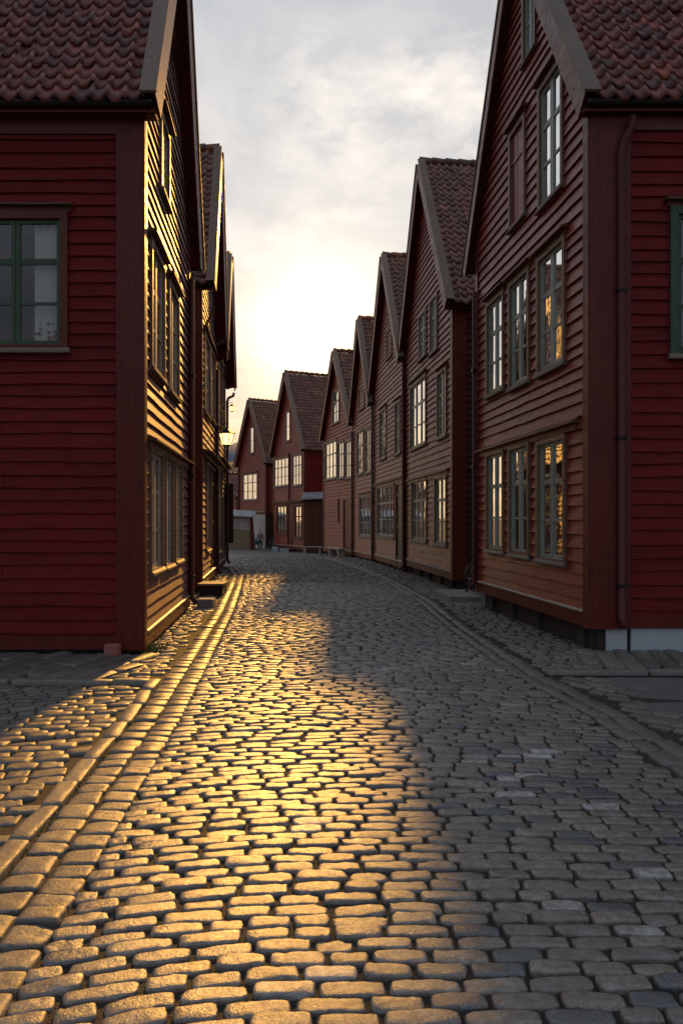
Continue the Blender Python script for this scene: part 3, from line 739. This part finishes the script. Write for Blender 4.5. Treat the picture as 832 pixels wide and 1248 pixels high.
M['grass']=plain('yellowish_grass',(.10,.12,.03),.7)
o=g.build('grass',M['grass']); tag(o,'thin grass and moss in the joints at the wall feet','grass',kind='stuff')

# ------------------------------------------------------------------ hills
def hill(name,y,x0,x1,prof,mat,depth):
    V=[];F_=[];n=60; mb=MB()
    rows=8
    for j in range(rows+1):
        for i in range(n+1):
            x=x0+(x1-x0)*i/n; k=j/rows
            z=prof(x)*math.sin(math.pi*k*.5 if k<=1 else 0)+8*math.sin(x*.05+j)*k*(1-k)
            V.append((x,y+depth*k,z-.6))
    for j in range(rows):
        for i in range(n): a=j*(n+1)+i; F_.append((a,a+1,a+n+2,a+n+1))
    o=np_mesh(name,np.array(V,float),np.array(F_),np.zeros(len(F_)),mat); tag(o,kind='structure')
M['hill']=plain('bluish_far_hill',(.10,.13,.17),.95,0,.3,.02,.1); M['hill2']=plain('wooded_hill',(.04,.055,.04),.95,0,.4,.05,.1)
hill('hills',900,-700,900,lambda x: max(2,128-(x+128)**2*.004+10*math.sin(x*.07)+6*math.sin(x*.19)),M['hill'],300)
hill('hills',420,-400,100,lambda x: max(2,48-(x+72)**2*.01+3*math.sin(x*.3)+2*math.sin(x*.7)),M['hill2'],150)

# ------------------------------------------------------------------ street things
def lantern(wall, s_, z, out, k, label, group='lit wall lanterns on the left houses'):
    base=wall.p(s_,z,0); c=wall.p(s_,z,out)
    root=empty('wall_lantern',tuple(base)); tag(root,label,'lantern',group)
    q=MB(); q.tube([wall.p(s_,z+.05*k,0.03),wall.p(s_,z+.32*k,out*.5),wall.p(s_,z+.46*k,out*.92),wall.p(s_,z+.42*k,out),wall.p(s_,z+.3*k,out)],.016*k,6)
    q.wbox(wall,s_-.05*k,s_+.05*k,z-.06*k,z+.16*k,0,.04); q.build('bracket',M['iron'],root)
    q=MB(); q.lathe(c,[(.235*k,.15*k),(.24*k,.17*k),(.10*k,.27*k),(.05*k,.29*k),(.02*k,.34*k)],6); q.build('cap',M['iron'],root)
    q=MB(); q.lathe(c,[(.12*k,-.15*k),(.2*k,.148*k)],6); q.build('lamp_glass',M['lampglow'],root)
    q=MB(); q.lathe(c,[(.06*k,-.2*k),(.13*k,-.17*k),(.13*k,-.152*k)],6)
    for i in range(6):
        a=math.pi/3*i; q.tube([c+Vector((.125*k*math.cos(a),.125*k*math.sin(a),-.16*k)),c+Vector((.205*k*math.cos(a),.205*k*math.sin(a),.15*k))],.011*k,4)
    q.build('cage',M['iron'],root)
lantern(L2.g,L2.g.at(255.5),3.92,.46,1.0,'lit six-sided street lantern on an iron arm on the second left house')
lantern(L3.g,L3.g.at(272),5.75,.32,.55,'small added lantern standing in for a sun glint high on the farthest left house')  # glowing lantern added in place of a sun reflection on this house

r=empty('door_step',(-2.95,17.0,0)); tag(r,'dark wooden step box in front of the second left house','step')
q=MB(); q.box(-3.2,-2.68,16.62,17.3,.0,.22,.4); q.build('step_body',M['darkwood'],r)
q=MB(); q.box(-3.24,-2.65,16.58,17.34,.224,.27,.6); q.build('tread',M['grey'],r)
o=MB(); o.box(-2.95,-2.77,9.16,9.3,-.03,.15,.5); o=o.build('boundary_block',M['pink'],bevel=.012); tag(o,'small pinkish block under the corner of the nearest left house','block')
o=MB(); o.box(-2.82,-2.5,14.35,14.7,-.02,.16,.5); o=o.build('pipe_block',M['stone'],bevel=.02); tag(o,'dark grey stone block below the downpipe at the alley on the left','block')
o=MB(); o.hexa([(2.25,15.4,-.02),(2.95,15.4,-.02),(2.95,17.1,-.02),(2.15,17.1,-.02),(2.27,15.42,.1),(2.93,15.42,.1),(2.93,17.08,.1),(2.17,17.08,.1)]); o=o.build('entrance_slab',M['stone'],bevel=.015); tag(o,'flat grey stone slab at the passage between the two nearest right houses','slab')

def bicycle(loc, ang, label):
    root=empty('bicycle',loc); root.rotation_euler=(0,.12,ang); tag(root,label,'bicycle','bicycles parked by the houses')
    def loc_obj(mb,name,mat,par=root,sm=True):
        me_par=par; o=MB.build(mb,name,mat,None,sm); o.parent=par; return o
    for x in (-.52,.52):
        q=MB(); n=28; pts=[(x+.33*math.cos(2*math.pi*i/n),0,.34+.33*math.sin(2*math.pi*i/n)) for i in range(n+1)]
        q.tube(pts,.02,6); tyre=None
        wl=MB(); wl.tube([(x+.3*math.cos(2*math.pi*i/n),0,.34+.3*math.sin(2*math.pi*i/n)) for i in range(n+1)],.009,5)
        for i in range(12):
            a=math.pi/6*i; wl.tube([(x,0,.34),(x+.3*math.cos(a),0,.34+.3*math.sin(a))],.002,3)
        wl.tube([(x,-.04,.34),(x,.04,.34)],.02,6)
        wo=loc_obj(wl,'wheel',M['tin']); loc_obj(q,'tyre',M['rubber'],wo)
    q=MB()
    for a,b_ in (((-.52,0,.34),(-.18,0,.8)),((-.52,0,.34),(-.08,0,.3)),((-.08,0,.3),(-.2,0,.86)),((-.18,0,.78),(.36,0,.82)),((-.08,0,.3),(.37,0,.76)),((.35,0,.95),(.52,0,.34))): q.tube([a,b_],.016,6)
    loc_obj(q,'frame',M['iron']); q=MB(); q.tube([(.35,0,.93),(.33,0,1.04),(.3,-.27,1.06),(.18,-.28,1.04)],.012,6); q.tube([(.33,0,1.04),(.3,.27,1.06),(.18,.28,1.04)],.012,6); loc_obj(q,'handlebar',M['iron'])
    q=MB(); q.tube([(-.36,0,.9),(-.2,0,.9),(-.06,0,.9)],[.07,.055,.02],8); loc_obj(q,'saddle',M['rubber'])
bicycle((3.1,17.0,-.02),math.radians(62),'dark bicycle standing in the passage between the two nearest right houses')
bicycle((-4.75,50.3,zg(50.3)-.01),math.radians(112),'dark bicycle leaning beside the far person near the sixth right house')

def bench(P,ang,L,label,hgt=.42,mat='pale'):
    z=zg(P[1])-.0; root=empty('bench',(P[0],P[1],z)); tag(root,label,'bench','pale benches along the right houses')
    c,s=math.cos(ang),math.sin(ang)
    w_=Wall(P,(c,s),(s,-c) if s*1.0-c*1.0<0 or True else (0,0))
    q=MB(); q.wbox(w_,-L/2,L/2,z+hgt-.06,z+hgt,-.2,.2); q.build('seat',M[mat],root)
    for e in (-1,1):
        q=MB(); a=e*(L/2-.15); q.wbox(w_,a-.06,a+.06,z-.03,z+hgt-.06,-.17,.17); q.build('leg',M[mat],root)
u5=R5.U; a5=math.atan2(u5.y,u5.x)
pb=R5.g.p(R5.g.at(421),0,.45); bench((pb.x,pb.y),a5,1.9,'pale bench below the door of the fifth right house')
bench((-1.75,44.2),math.radians(5),1.2,'pale bench in front of the brown plank shed')
# shed
r=empty('lean_to_shed',(-1.7,45.2,zg(45))); tag(r,'brown plank lean-to shed with grey roof between the fifth and sixth houses','shed')
q=MB(); z0=zg(45)-.0; x=-2.3
while x<-1.12: q.box(x,x+.135,45.0+random.uniform(0,.015),46.3,z0+.1,3.1); x+=.14
q.build('plank_wall',M['brownplank'],r)
q=MB(); q.hexa([(-2.42,44.75,2.95),(-1.0,44.75,3.0),(-1.0,46.5,3.45),(-2.42,46.5,3.4),(-2.42,44.75,3.0),(-1.0,44.75,3.05),(-1.0,46.5,3.5),(-2.42,46.5,3.45)]); q.build('roof',M['tin'],r)
# kiosk
y=54.0; z0=zg(y); r=empty('kiosk',(-7.3,y,z0)); tag(r,'tan boarded kiosk with glazed upper front and grey roof at the far bend','kiosk')
q=MB(); q.box(-8.2,-6.75,y,y+2,z0-.05,z0+1.45); q.build('board_front',M['tan'],r)
q=MB(); q.box(-8.1,-6.82,y+.05,y+1.9,z0+1.5,z0+2.5); q.build('upper_panel',M['pale'],r)
q=MB(); q.hexa([(-8.5,y-.3,z0+2.45),(-6.4,y-.3,z0+2.35),(-6.4,y+2.2,z0+2.8),(-8.5,y+2.2,z0+2.9),(-8.5,y-.3,z0+2.52),(-6.4,y-.3,z0+2.42),(-6.4,y+2.2,z0+2.87),(-8.5,y+2.2,z0+2.97)]); q.build('roof',M['tin'],r)
q=MB(); q.hexa([(-6.62,y,z0-.05),(-6.3,y,z0-.05),(-6.3,y+.2,z0-.05),(-6.62,y+.2,z0-.05),(-6.7,y,z0+2.4),(-6.5,y,z0+2.4),(-6.5,y+.2,z0+2.4),(-6.7,y+.2,z0+2.4)]); q.build('post',M['darkred'],r)
for i,(x,y,l,lab) in enumerate([(-4.45,49.7,.45,'grey stone block below the shop window of the sixth house'),(-3.75,48.6,.6,'wide pale stone step below the shop door of the sixth house')]):
    z=zg(y); q=MB(); q.box(x-l/2,x+l/2,y-.2,y+.25,z-.05,z+.3 if i==0 else z+.22); o=q.build('stone_step',M['concrete'],bevel=.02); tag(o,lab,'step')

# person
def skin_obj(name, pts, edges, mat, parent=None, lv=2):
    me=bpy.data.meshes.new(name); me.from_pydata([p[:3] for p in pts],edges,[])
    o=bpy.data.objects.new(name,me); COL.objects.link(o); me.materials.append(mat)
    md=o.modifiers.new('skin','SKIN'); sv=me.skin_vertices[0].data
    for i,p in enumerate(pts): sv[i].radius=(p[3],p[4] if len(p)>4 else p[3])
    sv[0].use_root=True; md.use_smooth_shade=True
    sd=o.modifiers.new('sub','SUBSURF'); sd.levels=lv; sd.render_levels=lv
    if parent: o.parent=parent
    return o
px,py=-5.72,52.0; zz=zg(py)
pr=empty('person',(px,py,zz)); tag(pr,'person in grey-pink jacket and black trousers walking at the far bend, blue bag','person')
H_=1.42/1.75; pr.scale=(H_,H_,H_); pr.rotation_euler=(0,0,.35)
pts=[(0,0,.95,.12,.09),(0,0,1.15,.12,.085),(0,0,1.38,.15,.09),(0,0,1.48,.05),(0,-.01,1.56,.055),(0,-.02,1.65,.085),(0,-.01,1.72,.06),
 (.17,0,1.42,.055),(.25,.03,1.15,.045),(.24,-.05,.92,.035),(.24,-.08,.84,.03),(-.17,0,1.42,.055),(-.25,-.01,1.15,.045),(-.25,-.12,.92,.035),(-.25,-.15,.84,.03),
 (.09,0,.86,.09),(.10,-.08,.5,.06),(.10,-.02,.09,.04),(.10,-.14,.05,.035),(-.09,0,.86,.09),(-.10,.03,.5,.06),(-.10,.16,.12,.04),(-.10,.06,.05,.035)]
ed=[(0,1),(1,2),(2,3),(3,4),(4,5),(5,6),(2,7),(7,8),(8,9),(9,10),(2,11),(11,12),(12,13),(13,14),(0,15),(15,16),(16,17),(17,18),(0,19),(19,20),(20,21),(21,22)]
skin_obj('body',pts,ed,M['skin'],pr)
skin_obj('jacket',[(0,0,.9,.16,.12),(0,0,1.15,.145,.105),(0,0,1.38,.175,.11),(0,0,1.49,.07),(.18,0,1.42,.07),(.26,.03,1.15,.06),(.25,-.04,.93,.05),(-.18,0,1.42,.07),(-.26,-.01,1.15,.06),(-.26,-.11,.93,.05)],[(0,1),(1,2),(2,3),(2,4),(4,5),(5,6),(2,7),(7,8),(8,9)],M['jacket'],pr)
skin_obj('trousers',[(0,0,.92,.13,.1),(.09,0,.84,.1),(.10,-.08,.5,.075),(.10,-.02,.1,.06),(-.09,0,.84,.1),(-.10,.03,.5,.075),(-.10,.155,.13,.06)],[(0,1),(1,2),(2,3),(0,4),(4,5),(5,6)],M['trousers'],pr)
skin_obj('hair',[(0,.02,1.62,.085),(0,0,1.71,.085),(0,-.01,1.76,.05)],[(0,1),(1,2)],M['hair'],pr)
bx=MB(); bx.lathe((0,0,0),[(.05,-.2),(.13,-.17),(.14,0),(.1,.14),(.03,.17)],10,sy=.5); bx.tube([(-.08,0,.13),(-.05,0,.3),(.05,0,.3),(.08,0,.13)],.012,5)
o=bx.build('shoulder_bag',M['bluebag'],smooth=True); o.location=(px-.27,py-.12,zz+.62); tag(o,'blue cloth bag carried by the far person','bag')

# ------------------------------------------------------------------ light
SUN_EL=math.radians(22.5); SUN_AZ=math.atan((462-416)/900)      # azimuth from +Y towards +X
sd=bpy.data.lights.new('sun','SUN'); sd.energy=3.9; sd.angle=math.radians(2.5); sd.color=(1,.48,.09)
so=bpy.data.objects.new('sun',sd); COL.objects.link(so)
sv=Vector((math.sin(SUN_AZ)*math.cos(SUN_EL),math.cos(SUN_AZ)*math.cos(SUN_EL),math.sin(SUN_EL)))
so.rotation_euler=sv.to_track_quat('Z','Y').to_euler(); so.location=(0,20,30)

wd=bpy.data.worlds.new('World'); SC.world=wd; wd.use_nodes=True; t=NT(wd); bg=t.n['Background']
sky=t.new('ShaderNodeTexSky'); sky.sky_type='NISHITA'; sky.sun_disc=False; sky.sun_elevation=SUN_EL; sky.sun_rotation=SUN_AZ; sky.air_density=1.2; sky.dust_density=1.0
tc=t.new('ShaderNodeTexCoord').outputs['Generated']
sp=t.new('ShaderNodeSeparateXYZ'); t.link(tc,sp.inputs[0]); X,Y,Z=sp.outputs
def dot(v):
    n=t.new('ShaderNodeVectorMath', operation='DOT_PRODUCT'); t.link(tc,n.inputs[0]); n.inputs[1].default_value=v; return n.outputs['Value']
front=t.ramp(t.math('MULTIPLY_ADD',Y,.5,.5),[(.25,0.),(.95,1.)])
warm=t.ramp(Z,[(.0,(7.6,5.1,2.7)),(.12,(7.5,5.7,3.8)),(.22,(5.9,5.2,4.6)),(.34,(5.5,5.4,5.3)),(.7,(4.1,4.35,4.75)),(1.,(3.,3.4,4.))])
cool=t.ramp(Z,[(.0,(1.9,1.9,2.2)),(.3,(2.4,2.6,3.1)),(1.,(3.1,3.6,4.4))])
base=t.mix(front,cool,warm)
# cloud sheet projected on a plane high above
mz=t.math('ADD',t.math('MAXIMUM',Z,0.0),.12)
cv=t.new('ShaderNodeCombineXYZ'); t.link(t.math('DIVIDE',X,mz),cv.inputs[0]); t.link(t.math('MULTIPLY',t.math('DIVIDE',Y,mz),.8),cv.inputs[1])
n1=t.noise(cv.outputs[0],2.6,9,.6,.6); n2=t.noise(cv.outputs[0],6.5,9,.62,.5)
cl=t.ramp(n1,[(.46,0.),(.64,1.)]); cl2=t.ramp(n2,[(.52,0.),(.68,1.)])
c=t.mix(t.math('MULTIPLY',cl,.5),base,t.mix(1.,base,(1.55,1.45,1.35),'MULTIPLY'))
c=t.mix(t.math('MULTIPLY',cl2,.25),c,t.mix(1.,c,(1.4,1.33,1.25),'MULTIPLY'))
dk=t.ramp(t.noise(cv.outputs[0],1.9,7,.55,.4),[(.36,1.),(.54,0.)])
c=t.mix(t.math('MULTIPLY',dk,.5),c,t.mix(1.,c,(.68,.70,.75),'MULTIPLY'))
gd=Vector(((385-416)/900,1,(634-405)/900)).normalized()
gl=t.math('MAXIMUM',dot(gd),0.)
nz=t.noise(t.map(tc,(1,1,1.9)),13,9,.6,.15); puff=t.ramp(nz,[(.40,0.),(.66,1.)])
for (ax,ay,pw_,am) in ((395,135,330,.8),(455,170,420,.6),(512,97,1500,1.2),(580,85,1500,.9),(590,150,600,.9),(330,300,300,.35)):
    v_=Vector(((ax-416)/900,1,(634-ay)/900)).normalized()
    m_=t.math('MULTIPLY',t.math('POWER',t.math('MAXIMUM',dot(v_),0.),float(pw_)),am)
    m_=t.math('MULTIPLY',m_,puff,clamp=True)
    c=t.mix(m_,c,(8.2,7.6,6.9))
c=t.mix(t.math('POWER',gl,200.),c,(4.2,2.9,1.4),'ADD'); 
c=t.mix(t.math('POWER',gl,420.),c,(12,9,5),'ADD')
s10=t.mix(1.,t.mix(.06,(0,0,0),sky.outputs[0]),c,'ADD')
t.link(s10,bg.inputs['Color']); bg.inputs['Strength'].default_value=.084

cd=bpy.data.cameras.new('camera'); cam=bpy.data.objects.new('camera',cd); COL.objects.link(cam); SC.camera=cam
cam.location=(0,0,CAMH); cam.rotation_euler=(math.radians(90),0,0); cd.sensor_fit='HORIZONTAL'; cd.sensor_width=36; cd.lens=36*F/832
cd.shift_y=10/832; cd.clip_end=6000; cd.clip_start=.05
vs=SC.view_settings; vs.view_transform='Standard'; vs.look='None'; vs.exposure=.5; vs.gamma=1; vs.use_curve_mapping=False
